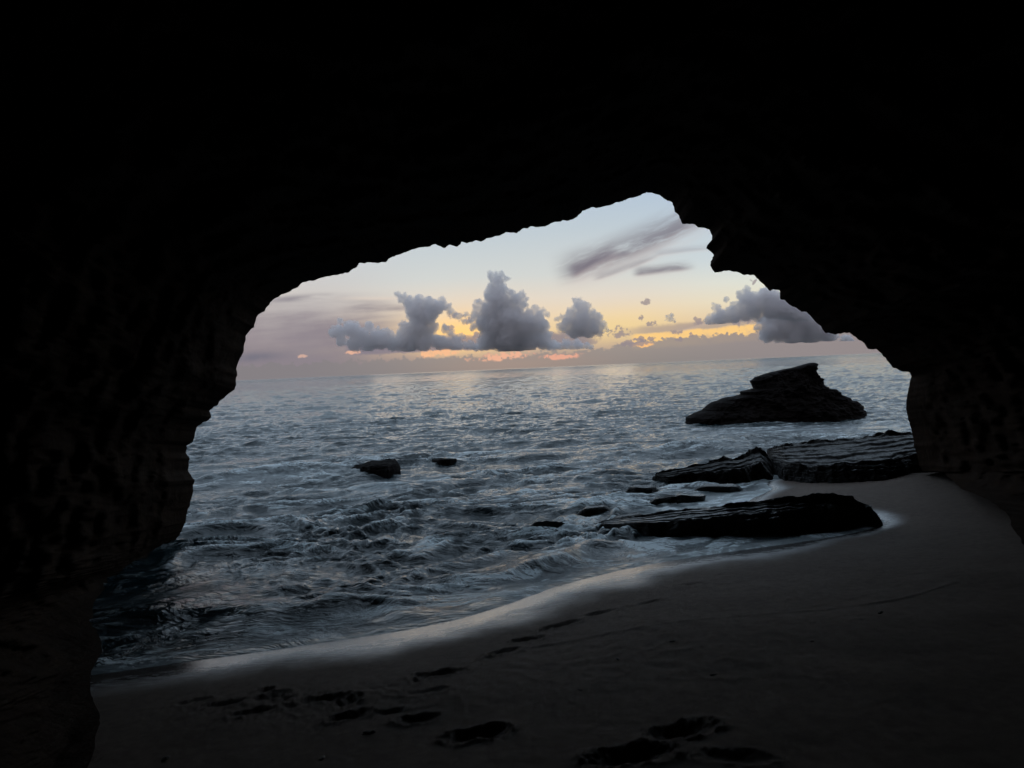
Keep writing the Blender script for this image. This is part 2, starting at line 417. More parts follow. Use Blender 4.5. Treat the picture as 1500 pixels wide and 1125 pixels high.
    for k in range(1, 22):
        t = k / 21
        c = CP - ax * 2
        p = c + (last - c) * math.cos(t * math.pi / 2 * 0.995) - ax * 26 * math.sin(t * math.pi / 2)
        nn = fbm(p * 0.25 + 3, 4)[:, None]
        rings.append(p + outv * nn * 0.8)
    ext = np.array(rings)[::-1]
    V = np.concatenate([ext, X], 0)
    nr = V.shape[0]
    Fc = grid_faces(nr, N, True)
    o = new_mesh('cave', V.reshape(-1, 3), Fc, mat)
    tag(o, 'dark rock cave whose ragged arch frames the sea', 'cave', kind='structure')
    return o

# ------------------------------------------------------------------ rocks
def rock_material(name, base, wet=0.0, scale=1.0, zs=7, spec=0.2):
    m, nt = material(name)
    geo = nt.n('ShaderNodeNewGeometry'); pos = geo.outputs['Position']
    a = nt.noise(pos, 1.3 * scale, 6, 0.6); b = nt.noise(pos, 9 * scale, 6, 0.65)
    c = nt.mix(nt.step(a, 0.3, 0.7), tuple(x * 0.55 for x in base) + (1,), tuple(base) + (1,))
    c = nt.mix(nt.step(b, 0.45, 0.75) * 0.6, c, tuple(x * 1.6 for x in base) + (1,))
    mp = nt.n('ShaderNodeMapping'); nt.put(mp.inputs[0], pos); mp.inputs['Scale'].default_value = (1, 1, zs); mp.inputs['Rotation'].default_value = (0.1, -0.25, 0)
    st = nt.noise(mp.outputs[0], 2.2 * scale, 5, 0.6)
    bp = nt.n('ShaderNodeBump'); bp.inputs['Strength'].default_value = 0.9; bp.inputs['Distance'].default_value = 0.06
    nt.put(bp.inputs['Height'], st * 0.6 + b * 0.7 + nt.noise(pos, 45 * scale, 4, 0.6) * 0.25)
    p = nt.n('ShaderNodeBsdfPrincipled'); nt.put(p.inputs['Base Color'], c)
    sp = nt.n('ShaderNodeSeparateXYZ'); nt.put(sp.inputs[0], geo.outputs['Normal'])
    film = nt.step(E(nt, sp.outputs[2]) + (b - 0.5) * 0.5, 0.72, 0.95) * wet
    nt.put(bp.inputs['Strength'], 0.8 - film * 0.55)
    nt.put(p.inputs['Roughness'], (nt.step(b, 0.3, 0.8) * 0.35 + (0.72 - wet * 0.25)) * (1.0 - film * 0.72)); nt.put(p.inputs['Normal'], bp.outputs[0])
    nt.put(p.inputs['Specular IOR Level'], film * 0.5 + spec)
    finish(nt, p.outputs[0]); return m
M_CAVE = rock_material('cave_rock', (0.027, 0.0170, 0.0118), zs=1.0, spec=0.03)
M_WET = rock_material('wet_rock', (0.018, 0.0165, 0.0155), 0.9, 1.6)
M_LEDGE = rock_material('damp_rock', (0.016, 0.0145, 0.0135), 0.42, 1.4)
M_ISLE = rock_material('sea_rock', (0.012, 0.010, 0.0095), 0.0, 1.0, spec=0.05)
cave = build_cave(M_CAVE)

def ledge(name, cols, label, cat, group=None, seed=0, rough=0.05, strata=0.04, mat=None, step=0.02, zf=None, terr=0, ff=0.58):
    """rock ledge from measured columns: px, py of foot, py of back top edge, height"""
    C = np.array(cols, float); L = [0]
    A = []; B = []
    for px, pf, pt, H in C:
        f = hit(px, pf) if zf is None else at(px, pf, zf)
        if f[2] < 0: f = at(px, pf, 0)
        A.append(f); B.append(at(px, pt, max(H, f[2] + 0.03)))
    A = np.array(A); B = np.array(B)
    s = np.concatenate([[0], np.cumsum(np.linalg.norm(np.diff(A[:, :2], axis=0), axis=1))])
    n = int(min(420, max(50, s[-1] / step)))
    t = np.linspace(0, s[-1], n)
    Ai = np.stack([np.interp(t, s, A[:, k]) for k in range(3)], -1); Bi = np.stack([np.interp(t, s, B[:, k]) for k in range(3)], -1)
    m = 90
    v = np.linspace(0, 1, m)
    up = np.array([0, 0, 1.0])
    dirb = Bi - Ai; dirb[:, 2] = 0; dl = np.linalg.norm(dirb, axis=1, keepdims=True); dirb /= dl
    H = (Bi[:, 2] - Ai[:, 2])[:, None]
    kx = np.array([0.0, 0.12, 0.42, 0.55, 1.0]); 
    # profile knots: (fraction across, fraction up)
    px_ = np.array([-0.06, 0.0, 0.06, 0.14, 0.30, 0.70, 1.0, 1.10, 1.35])
    pz_ = np.array([-1.6, 0.0, 0.55, 0.86, 0.92, 0.97, 1.0, 0.45, -1.8])
    kk = np.linspace(0, 1, len(px_)) ; kk = np.array([0, .12, .24, .36, .48, .68, .84, .9, 1.0])
    fx = np.interp(v, kk, px_); fz = np.interp(v, kk, pz_)
    wid = np.maximum(dl, 0.12)
    if terr:
        m = 170; v = np.linspace(0, 1, m)
        fx = np.interp(v, [0, .1, .2, .3, .9, .95, 1], [-0.05, 0.0, 0.03, 0.07, 1.0, 1.06, 1.3])
        tn = np.stack([t * 0.5, t * 0, t * 0 + seed], -1)
        FZ = np.zeros((n, m))
        w_ = np.clip((v - 0.3) / 0.6, 0, 1)
        for i_ in range(terr):
            c_ = (i_ + 0.6) / terr + fbm(tn * (1 + 0.3 * i_) + i_ * 5, 4, 0.6) * 0.30 / terr
            FZ += (1 - ff) / terr * ss(w_[None] - c_[:, None], -0.012, 0.012)
        FZ += np.interp(v, [0, .1, .28, .9, .95, 1], [-1.5, 0, ff - .02, ff, ff - .78, ff - 2.6])[None]
        fz = FZ
    else: fz = np.repeat(fz[None], n, 0)
    V = Ai[:, None, :] + dirb[:, None, :] * (wid[:, None] * fx[None, :, None]) 
    V[..., 2] = Ai[:, 2][:, None] + H * fz
    # round the two ends
    e = np.minimum(t, s[-1] - t)[:, None] / max(0.25, 0.08 * s[-1])
    V[..., 2] -= (1 - np.clip(e, 0, 1) ** 0.5) * (0.15 + 0.5 * H)
    P = V.reshape(-1, 3)
    tt = np.repeat(t, m)
    r = fbm(P * 3.1 + seed * 7.7, 5, 0.6)
    r2 = ridged(P * 1.7 + seed * 3.1, 4, 0.55) - 0.8
    # long layers running along the ledge
    Lr = ridged(np.stack([tt * 0.35, P[:, 2] * 7 + np.tile(v, n) * 9, np.zeros_like(tt) + seed], -1), 3, 0.5) - 0.6
    hgt = np.clip(np.repeat(H[:, 0], m) / 0.3, 0.35, 1.6)
    top = np.tile(ss(v, 0.2, 0.4) * ss(v, 0.86, 0.8), n)
    P[:, 2] += (rough * r + rough * 0.5 * r2 + strata * Lr) * hgt * (1 - 0.6 * top)
    nn = np.repeat(dirb, m, 0)
    P[:, :2] -= nn[:, :2] * ((rough * 1.3 * r2 + strata * Lr + rough * r) * hgt * (1 - top))[:, None]
    P[:, :2] += (np.stack([fbm(P * 2.3 + 31, 3), fbm(P * 2.3 + 77, 3)], -1)) * 0.03
    o = new_mesh(name, P, grid_faces(n, m), mat or M_WET)
    tag(o, label, cat, group)
    return o

G = 'low wet rocks in the shallows'
ledge('rock_ledge', [(862,768,765,.03),(885,773,762,.07),(915,778,758,.13),(950,782,753,.19),(1010,785,745,.28),(1080,785,738,.36),(1150,783,731,.41),(1220,777,726,.43),(1248,773,729,.38),(1262,771,738,.29),(1283,767,748,.24),(1294,762,755,.14)],
      'long flat black rock slab at the waters edge, nearest the beach', 'rock slab', None, 1, 0.040, 0.014, terr=4, ff=0.76)
ledge('rock_ledge', [(1123,676,660,.30),(1132,694,655,.42),(1150,704,651,.50),(1200,708,646,.60),(1250,706,641,.66),(1300,702,635,.74),(1345,692,630,.80),(1420,690,622,.85)],
      'large layered rock ledge reaching behind the right cave wall', 'rock ledge', None, 2, 0.032, 0.022, terr=6, mat=M_LEDGE)
ledge('shore_rock', [(952,701,696,.08),(975,706,690,.17),(1010,708,682,.27),(1050,708,675,.33),(1085,708,669,.36),(1103,705,661,.40),(1118,703,659,.40),(1135,703,668,.30)],
      'broken jagged dark rock joining the left end of the layered ledge', 'rock', G, 3, 0.065, 0.03, terr=3, ff=0.65, mat=M_LEDGE)
ledge('shore_rock', [(911,719,716,.04),(930,723,710,.12),(955,723,711,.11),(968,718,715,.04)], 'small rounded rock just off the jagged rock on its seaward side', 'rock', G, 4, 0.05, 0.02)
ledge('shore_rock', [(1008,719,716,.04),(1035,721,709,.11),(1070,721,708,.11),(1094,717,713,.04)], 'low dark rock beside the bright pool, below the jagged rock', 'rock', G, 5, 0.04, 0.02)
ledge('shore_rock', [(938,739,735,.05),(965,740,729,.11),(1000,735,725,.12),(1040,729,724,.05)], 'narrow slanting rock between the small rounded rock and the long slab', 'rock', G, 6, 0.04, 0.02)
ledge('shore_rock', [(836,752,748,.04),(860,753,741,.09),(885,750,740,.09),(908,748,744,.04)], 'flat rock awash just past the seaward end of the long slab', 'rock', G, 7, 0.04, 0.02)
ledge('shore_rock', [(880,766,762,.04),(905,768,756,.10),(935,764,751,.10),(955,760,753,.05)], 'flat wet rock lapped by foam at the left tip of the long slab', 'rock', G, 10, 0.04, 0.02)
ledge('shore_rock', [(766,771,768,.05),(790,775,762,.13),(815,774,763,.11),(842,770,766,.04)], 'small dark rock alone in the surf, leftmost beside the long slab', 'rock', G, 8, 0.05, 0.02)
ledge('sea_rock', [(494,689,687,.04),(500,691,686,.07),(522,693,682,.13),(545,697,675,.24),(568,698,673,.27),(588,692,675,.2)], 'dark rock breaking the surface of the open water on the left', 'rock', 'rocks out in the water', 9, 0.05, 0.03, zf=0.0, mat=M_ISLE)
ledge('sea_rock', [(626,678,674,.05),(645,681,671,.13),(660,680,671,.13),(675,676,672,.05)], 'tiny flat rock awash right of the bigger rock in open water', 'rock', 'rocks out in the water', 12, 0.03, 0.02, zf=0.0, mat=M_ISLE)

def build_islet():
    Y = 28.6
    left = [(1190,531),(1180,533),(1165,538),(1148,541),(1130,545),(1118,549),(1106,553),(1099,558),(1102,563),(1106,569),(1097,571),(1086,574),(1086,578),(1075,581),(1062,583),(1046,589),(1036,595),(1029,601),(1020,605),(1013,608),(1006,612),(1003,640)]
    right = [(1190,531),(1196,533),(1195,540),(1194,547),(1199,550),(1203,556),(1206,565),(1213,569),(1223,570),(1230,577),(1240,582),(1244,586),(1252,587),(1260,594),(1264,603),(1270,611),(1278,618),(1300,640)]
    A = np.array([aty(x, y, Y)[[0, 2]] for x, y in left]); B = np.array([aty(x, y, Y)[[0, 2]] for x, y in right])
    for Q in (A, B): Q[:, 1] = np.minimum.accumulate(Q[:, 1] - np.arange(len(Q)) * 1e-4)
    z = np.linspace(A[0, 1] - 0.005, -0.5, 190)
    xl = np.interp(-z, -A[:, 1], A[:, 0]); xr = np.interp(-z, -B[:, 1], B[:, 0])
    # ragged little steps on the outline
    q = np.stack([z * 4, 0 * z, 0 * z], -1)
    xl = xl + fbm(q * 1.7, 4, 0.65) * 0.05 * ss(z, 2.05, 1.9); xr = xr + fbm(q * 1.7 + 9, 4, 0.65) * 0.06 * ss(z, 2.05, 1.9)
    cx = (xl + xr) / 2; hw = np.maximum((xr - xl) / 2, 0.02)
    T = np.interp(z, [-0.5, 0, 0.9, 1.3, 1.9, 2.1], [1.7, 1.45, 0.95, 0.7, 0.45, 0.15])
    n = 420; a = np.linspace(0, 2 * math.pi, n, endpoint=False)
    ca, sa = np.cos(a), np.sin(a)
    ex = np.sign(ca) * np.abs(ca) ** 0.85; ey = np.sign(sa) * np.abs(sa) ** 0.75
    V = np.stack([cx[:, None] + hw[:, None] * ex[None], Y + T[:, None] * ey[None] , np.repeat(z[:, None], n, 1)], -1)
    fl = V.reshape(-1, 3); s_a = np.tile(sa, len(z))
    lay = ridged(np.stack([fl[:, 0] * 0.25, fl[:, 1] * 0.3, (fl[:, 2] - fl[:, 0] * 0.18) * 3.0], -1), 4, 0.55) - 0.7
    rr = fbm(fl * 1.5, 5, 0.6)
    fl[:, 1] += s_a * (lay * 0.035 + rr * 0.2)
    V = fl.reshape(V.shape)
    cap = V[0].mean(0); V = np.concatenate([np.repeat(cap[None, None], n, 1), V], 0)
    o = new_mesh('islet', V.reshape(-1, 3), grid_faces(V.shape[0], n, True), M_ISLE)
    tag(o, 'big dark wedge-shaped rock with overhanging top standing in the sea', 'sea rock')
build_islet()

# ------------------------------------------------------------------ sand
FOOT = [(955,882,.26,.10,.03,20),(915,889,.12,.07,.015,10),(878,898,.30,.12,.04,20),(824,915,.32,.12,.05,25),(800,922,.14,.10,.03,40),(771,937,.28,.12,.05,20),(740,955,.26,.13,.045,30),(722,963,.14,.09,.03,30),
        (641,987,.34,.15,.06,15),(618,996,.18,.1,.03,60),(628,1013,.26,.11,.025,10),(700,1076,.33,.19,.085,10),(612,1053,.24,.13,.05,10),(572,1043,.22,.1,.03,5),(511,1049,.26,.14,.06,25),(478,1024,.36,.15,.055,5),(512,1027,.2,.13,.05,60),
        (440,1033,.2,.11,.035,20),(394,1021,.26,.15,.045,35),(388,1012,.14,.1,.05,60),(412,1026,.2,.11,.035,60),(371,1043,.28,.12,.045,25),(328,1031,.26,.11,.035,15),(294,1025,.16,.09,.03,10),(272,1030,.12,.07,.02,10),
        (1016,855,.26,.11,.02,10),(998,1072,.36,.20,.075,15),(925,1106,.40,.22,.085,8),(1075,1108,.34,.15,.04,-15),(965,845,.2,.1,.01,0),(955,868,.12,.07,.012,0),(1060,842,.3,.12,.012,0)]
def build_sand():
    a1 = np.radians(np.arange(-42, 42.01, 0.085)); a2 = np.radians(np.arange(44, 317, 2.5))
    ang = np.concatenate([a1, a2]); 
    r = [0.05]
    while r[-1] < 34:
        q = r[-1]; r.append(q * (1.05 if q < 2.4 else (1.0042 if q < 9 else (1.008 if q < 15 else 1.04))))
    r = np.array(r)
    x = r[:, None] * np.sin(ang)[None]; y = r[:, None] * np.cos(ang)[None]
    xf, yf = x.ravel(), y.ravel()
    d = sdist(xf, yf); z = zsand(xf, yf)
    near = (r < 12)
    P = S3(xf, yf, 0, 1.0)
    dry = ss(d, 0.5, 1.6)
    z += dry * (fbm(P * 1.7 + 2, 4, 0.5) * 0.007 + fbm(P * 9, 3, 0.6) * 0.0022)
    # trampled, crumbly patch towards the middle
    c = hit(900, 970); g = np.exp(-(((xf - c[0]) / 1.3) ** 2 + ((yf - c[1]) / 0.9) ** 2))
    c2 = hit(450, 1030); g2 = np.exp(-(((xf - c2[0]) / 1.0) ** 2 + ((yf - c2[1]) / 0.35) ** 2))
    z += g * (ridged(P * 5 + 4, 3) - 0.7) * 0.006 + g2 * (ridged(P * 9 + 4, 4) - 0.7) * 0.007
    # footprints
    loose = np.zeros_like(z)
    for i, (px, py, L, W, dep, rot) in enumerate(FOOT):
        q = hit(px, py); a = math.radians(rot)
        sel = np.where((np.abs(xf - q[0]) < 0.6) & (np.abs(yf - q[1]) < 0.6))[0]
        dx, dy = xf[sel] - q[0], yf[sel] - q[1]
        lx = (dx * math.cos(a) + dy * math.sin(a)) / (L / 2); ly = (-dx * math.sin(a) + dy * math.cos(a)) / (W / 2)
        ps = np.stack([dx * 11 + i * 5, dy * 11, np.zeros_like(dx)], -1)
        wob = fbm(ps, 3, 0.6) * 0.11
        # waist of a foot
        ly = ly * (1 + 0.35 * np.exp(-((lx + 0.15) / 0.35) ** 2))
        e = np.sqrt(lx ** 2 + ly ** 2) + wob
        z[sel] -= dep * 0.56 * ss(e, 1.3, 0.2)
        z[sel] += dep * 0.13 * np.exp(-((e - 1.3) / 0.3) ** 2) * (1 + fbm(ps * 0.7 + 3, 2))
        z[sel] += dep * 0.16 * fbm(ps * 2.3, 3, 0.6) * np.exp(-((e - 1.0) / 0.5) ** 2)
        loose[sel] = np.maximum(loose[sel], ss(e, 1.1, 0.8))
    # thin lines left by the last waves
    for line, hgt in (([(700, 968), (760, 950), (900, 926), (1040, 906), (1150, 897), (1260, 887), (1340, 872), (1400, 852)], 0.012), ([(1150, 893), (1250, 876), (1330, 852)], 0.006)):
        L = smooth_poly(np.array([hit(*p)[:2] for p in line]), 2)
        dl = seg_dist(xf, yf, L) + fbm(P * 3, 2) * 0.012
        sgn = np.exp(-(dl / 0.022) ** 2)
        z += sgn * hgt * (0.7 + 0.5 * perlin(P * 6))
    d = d * (1 + 1.3 * ss(xf, 3.2, 4.3))
    wet = ss(d + fbm(P * 1.3 + 5, 4) * 0.20, 1.0, 0.22)
    edge = np.exp(-((d - 0.42 + fbm(P * 1.3 + 5, 3) * 0.10) / 0.16) ** 2)
    V = np.stack([xf, yf, z], -1)
    nr, nc = len(r), len(ang)
    V = np.vstack([V, [[0, 0, zsand(np.array([0.]), np.array([0.]))[0]]]])
    F4 = grid_faces(nr, nc, True)
    m, nt = material('sand')
    geo = nt.n('ShaderNodeNewGeometry'); pos = geo.outputs['Position']
    w_ = nt.attr('wet'); ed = nt.attr('edge')
    fine = nt.noise(pos, 260, 3, 0.7); mid = nt.noise(pos, 14, 5, 0.6); big = nt.noise(pos, 1.1, 4, 0.6)
    dryc = nt.mix(nt.step(mid + big * 0.6, 0.55, 1.1), (0.128, 0.100, 0.085, 1), (0.172, 0.137, 0.117, 1))
    speck = nt.noise(pos, 95, 3, 0.8)
    dryc = nt.mix(nt.step(fine, 0.58, 0.74) * 0.6, dryc, (0.06, 0.05, 0.045, 1))
    dryc = nt.mix(nt.step(speck, 0.62, 0.72) * 0.7, dryc, (0.30, 0.27, 0.24, 1))
    col = nt.mix(w_, dryc, (0.075, 0.066, 0.062, 1))
    mp = nt.n('ShaderNodeMapping'); nt.put(mp.inputs[0], pos); mp.inputs['Rotation'].default_value = (0, 0, -0.35); mp.inputs['Scale'].default_value = (1.0, 4.0, 1)
    lace = nt.noise(mp.outputs[0], 7, 5, 0.65, 0.4); gr = nt.noise(pos, 70, 3, 0.7)
    foam = ed * nt.step(lace + gr * 0.35, 0.58, 0.85)
    col = nt.mix(foam * 0.75, col, (0.62, 0.63, 0.64, 1))
    bp = nt.n('ShaderNodeBump'); bp.inputs['Distance'].default_value = 0.007; nt.put(bp.inputs['Strength'], 0.95 - w_ * 0.90)
    nt.put(bp.inputs['Height'], fine + mid * 0.8)
    p = nt.n('ShaderNodeBsdfPrincipled'); nt.put(p.inputs['Base Color'], col); nt.put(p.inputs['Normal'], bp.outputs[0])
    nt.put(p.inputs['Roughness'], 0.85 - w_ * (0.58 + mid * 0.14) + foam * 0.3); nt.put(p.inputs['Specular IOR Level'], w_ * 0.65 + 0.15)
    finish(nt, p.outputs[0])
    o = new_mesh('beach', V, F4, m, attrs={'wet': np.append(wet, 0), 'edge': np.append(edge, 0)})
    tag(o, 'damp sand of the cave floor marked with footprints', 'beach', kind='structure')
build_sand()

# ------------------------------------------------------------------ scraps on the sand
def scraps():
    m, nt = material('seaweed'); p = nt.n('ShaderNodeBsdfPrincipled')
    geo = nt.n('ShaderNodeNewGeometry')
    nt.put(p.inputs['Base Color'], nt.mix(nt.noise(geo.outputs['Position'], 60), (0.012, 0.010, 0.007, 1), (0.03, 0.022, 0.014, 1)))
    p.inputs['Roughness'].default_value = 0.6; finish(nt, p.outputs[0])
    spots = [(540, 1075, .035, 'by the lower left footprints'), (1290, 898, .03, 'on the open sand below the right wall'), (1262, 908, .016, 'beside the bigger scrap on the right of the beach'),
             (905, 966, .018, 'just right of the footprint trail'), (1045, 990, .022, 'in the middle of the bare sand'), (243, 1112, .028, 'near the foot of the left wall'),
             (472, 1112, .024, 'nearest the bottom of the picture on the left'), (985, 940, .022, 'above the middle of the bare sand'), (850, 1012, .02, 'between the trail and the big prints'), (1190, 940, .014, 'under the thin line left by a wave')]
    rg = np.random.default_rng(3)
    for i, (px, py, s_, where) in enumerate(spots):
        c = hit(px, py); V = ICO0[0].copy(); n_ = fbm(V * 1.6 + i * 9, 3, 0.6)
        V = V * (1 + 0.55 * n_[:, None]); a = rg.uniform(0, 3.1)
        V = V * [s_, s_ * 0.45, s_ * 0.22]
        V = np.stack([V[:, 0] * math.cos(a) - V[:, 1] * math.sin(a), V[:, 0] * math.sin(a) + V[:, 1] * math.cos(a), V[:, 2]], -1)
        o = new_mesh('seaweed_scrap', V, ICO0[1], m); o.location = (c[0], c[1], zsand(np.array([c[0]]), np.array([c[1]]))[0] + s_ * 0.14)
        tag(o, 'small dark scrap of dried seaweed ' + where, 'seaweed', 'seaweed scraps on the beach')
def ico(sub):
    import bmesh
    bm = bmesh.new(); bmesh.ops.create_icosphere(bm, subdivisions=sub, radius=1)
    V = np.array([v.co[:] for v in bm.verts]); Fc = np.array([[v.index for v in f.verts] for f in bm.faces]); bm.free()
    return V, Fc
ICO0 = ico(4)
scraps()

# ------------------------------------------------------------------ sea
def ocean(N, L, peak, seed, small, wd, spread=2, p=4.0):
    g = np.random.default_rng(seed)
    k1 = np.fft.fftfreq(N, 1 / N) * 2 * math.pi / L
    KX, KY = np.meshgrid(k1, k1); K = np.hypot(KX, KY); K[0, 0] = 1
    kp = 2 * math.pi / peak
    cosf = np.abs((KX * wd[0] + KY * wd[1]) / K) ** spread
    Ph = np.exp(-1.0 * (kp / K) ** 2) / K ** p * (cosf + 0.06) * np.exp(-(K * small) ** 2); Ph[0, 0] = 0
    H = np.sqrt(Ph) * (g.normal(size=(N, N)) + 1j * g.normal(size=(N, N)))
    h = np.fft.ifft2(H).real; sc = 1 / h.std(); H = H * sc
    f = lambda A: np.fft.ifft2(A).real
    K_ = K
    h = f(H); dx = f(-1j * KX / K_ * H) * -1; dy = f(-1j * KY / K_ * H) * -1
    dxx = f(KX * KX / K_ * H) * -1; dyy = f(KY * KY / K_ * H) * -1; dxy = f(KX * KY / K_ * H) * -1
    return dict(L=L, N=N, A=[h, dx, dy, dxx, dyy, dxy])
def samp(T, x, y, rot, ks):
    c, s = math.cos(rot), math.sin(rot)
    X = (x * c + y * s) / T['L'] * T['N']; Y = (-x * s + y * c) / T['L'] * T['N']
    i = np.floor(X).astype(int); j = np.floor(Y).astype(int); a = X - i; b = Y - j
    n = T['N']; i0 = i % n; i1 = (i + 1) % n; j0 = j % n; j1 = (j + 1) % n
    a = a * a * (3 - 2 * a) * 0.3 + a * 0.7; b = b * b * (3 - 2 * b) * 0.3 + b * 0.7
    out = []
    for k in ks:
        A = T['A'][k]; out.append((A[j0, i0] * (1 - a) + A[j0, i1] * a) * (1 - b) + (A[j1, i0] * (1 - a) + A[j1, i1] * a) * b)
    return out
def build_sea():
    ang = np.radians(np.arange(-43, 43.01, 0.072))
    r = [2.6]
    while r[-1] < 24000:
        q = r[-1]; r.append(q * (1.0034 if q < 40 else (1.007 if q < 200 else (1.02 if q < 800 else 1.12))))
    r = np.array(r)
    x = (r[:, None] * np.sin(ang)[None]).ravel(); y = (r[:, None] * np.cos(ang)[None]).ravel(); rr = np.repeat(r, len(ang))
    d = sdist(np.clip(x, -31, 41), np.clip(y, -13, 45)); d = np.where(rr > 30, -20, d)
    off = -d
    layers = [(ocean(512, 47.0, 5.0, 1, 0.17, (0.1, 1), 4), 0.040, 0.15, 0.8, 4000), (ocean(512, 17.3, 1.6, 2, 0.06, (-0.3, 1), 7), 0.027, -0.05, 0.6, 260), (ocean(512, 6.1, 0.55, 3, 0.020, (-0.15, 1), 6), 0.0140, 0.12, 0.5, 130)]
    shal = ss(off, 0.0, 5.0)
    calm = np.ones_like(x)
    # sheltered water behind the ledges and beside the islet
    for (px, py, sx, sy, am) in ((1070, 733, .9, 1.1, 0.93), (1180, 628, 3.2, 2.0, 0.75), (1060, 806, 2.6, 0.7, 0.95), (230, 880, 1.7, 1.6, 0.85), (300, 690, 3, 2.0, 0.4)):
        c = at(px, py); calm *= 1 - am * np.exp(-(((x - c[0]) / sx) ** 2 + ((y - c[1]) / sy) ** 2))
    CR = np.zeros_like(x); Z = np.zeros_like(x); DX = np.zeros_like(x); DY = np.zeros_like(x); J1 = np.zeros_like(x); J2 = np.zeros_like(x); J3 = np.zeros_like(x)
    # rips and eddies bend the small waves close in
    P = S3(x, y, 0, 1.0)
    wnear = ss(rr, 40, 12)
    wx = fbm(P * 0.42 + 3, 2) * 0.8 * wnear; wy = fbm(P * 0.42 + 31, 2) * 0.7 * wnear
    for li, (T, amp, rot, ch, far) in enumerate(layers):
        k = amp * (1 - ss(rr, far * 0.4, far)) * calm
        k = k * ((0.12 + 0.88 * shal) if li == 0 else (0.10 + 0.9 * ss(off, 0.05, 1.6)))
        if li: k = k * (1 + (0.1, 0.15, 0.95)[li] * ss(rr, 20, 8)) * (1 + (0, -0.05, 0.25)[li] * ss(rr, 18, 40)) * (0.75 + 0.5 * ss(fbm(P * 0.22 + li * 9, 2), -0.4, 0.5))
        h, a, b, xx, yy, xy = samp(T, x + (wx if li else 0), y + (wy if li else 0), rot, range(6))
        c_, s_ = math.cos(rot), math.sin(rot)
        CR += h * (0.15, 0.5, 0.6)[li]
        Z += h * k; DX += (a * c_ - b * s_) * k * ch; DY += (a * s_ + b * c_) * k * ch
        J1 += xx * k * ch; J2 += yy * k * ch; J3 += xy * k * ch
    Jac = (1 + J1) * (1 + J2) - J3 ** 2
    # shaped swells and the small breaker by the slab
    def ridge(px0, py0, px1, py1, h, w, back=1.6):
        a = at(px0, py0)[:2]; b = at(px1, py1)[:2]; dd = b - a; L = np.linalg.norm(dd); dd /= L
        s = (x - a[0]) * dd[0] + (y - a[1]) * dd[1]; t = -(x - a[0]) * dd[1] + (y - a[1]) * dd[0]
        t = t + fbm(P * 0.9 + 8, 2) * 0.25
        e = ss(s, -0.5 * w * 4, 0.2 * L) * ss(s, L + 2 * w, 0.8 * L)
        ww = np.where(t < 0, w, w * back)
        return h * e * np.exp(-(t / ww) ** 2)
    sw = ridge(760, 842, 905, 800, 0.11, 0.20) + ridge(180, 905, 560, 882, 0.10, 0.35) + ridge(560, 925, 780, 858, 0.05, 0.12) + ridge(600, 722, 760, 700, 0.16, 0.35) + ridge(1000, 655, 1120, 640, 0.10, 0.5) + ridge(300, 700, 520, 690, 0.14, 0.5)
    Z += sw * ss(off, 0.0, 0.5)
    Z = Z + 0.018 * np.exp(-((off - 0.10) / 0.10) ** 2) * (rr < 30) - 0.0
    Z = np.maximum(Z, np.minimum(zsand(x, y) + 0.015, 0.0) * (rr < 30) + -9.0 * (rr >= 30))
    DX *= shal; DY *= shal
    X = x + DX; Yy = y + DY
    foam = ss(Jac, 0.55, 0.05) * 0.9
    shore = np.exp(-off / 2.6) * (rr < 30)
    near = ss(rr, 30, 9)
    base = 0.30 * near + 0.20 * shore
    for (px, py, sx, sy, am) in ((560, 712, 1.6, 1.1, 0.5), (640, 668, 2.5, 0.7, 0.3), (900, 740, 1.6, 1.2, 0.35), (1120, 626, 3.5, 1.6, 0.35), (980, 725, 1.2, 1.2, 0.4), (1080, 735, .8, .8, 0.6), (1270, 640, 2.5, 1.2, .45), (860, 815, 1.0, .6, .12), (640, 860, 1.5, .7, .3), (400, 700, 2.5, 1.0, .3)):
        c = at(px, py); base = base + am * np.exp(-(((x - c[0]) / sx) ** 2 + ((y - c[1]) / sy) ** 2))
    # dim glassy backwater beside the left wall
    c = at(230, 880); base = base * (1 - 0.85 * np.exp(-(((x - c[0]) / 1.5) ** 2 + ((y - c[1]) / 1.6) ** 2)))
    mist = np.zeros_like(x)
    for (px, py, sx, sy, am) in ((1065, 735, .7, .9, 0.42), (1000, 745, .6, .5, .35), (1170, 628, 3.0, 1.6, 0.22), (565, 712, 1.3, .8, 0.30), (950, 795, 1.6, .35, .10), (400, 700, 2.5, .7, .14), (250, 880, 1.2, .25, .05), (560, 905, 1.6, .35, .16), (700, 868, 1.0, .3, .2)):
        c = at(px, py); mist = np.maximum(mist, am * np.exp(-(((x - c[0]) / sx) ** 2 + ((y - c[1]) / sy) ** 2)))
    lip = np.exp(-(off / 0.16) ** 2) * (rr < 30)
    V = np.stack([X, Yy, Z], -1)
    m, nt = material('sea_water')
    geo = nt.n('ShaderNodeNewGeometry'); pos = geo.outputs['Position']
    fo = nt.attr('foam'); ba = nt.attr('base'); lp = nt.attr('lip'); di = nt.attr('dist')
    warp = nt.noise(pos, 0.55, 3, 0.5, col=True)
    wv = nt.vmath('SCALE', warp, 1.8)
    vv = nt.vmath('ADD', pos, wv)
    mp = nt.n('ShaderNodeMapping'); nt.put(mp.inputs[0], vv); mp.inputs['Rotation'].default_value = (0, 0, 0.18); mp.inputs['Scale'].default_value = (1.0, 2.7, 1.0)
    f1 = nt.noise(mp.outputs[0], 1.3, 6, 0.62, 0.6)
    rid = (1.0 - (f1 - 0.5).abs() * 27.0).max(0.0)
    f2 = nt.noise(mp.outputs[0], 3.1, 5, 0.6, 0.8)
    rid2 = (1.0 - (f2 - 0.5).abs() * 24.0).max(0.0)
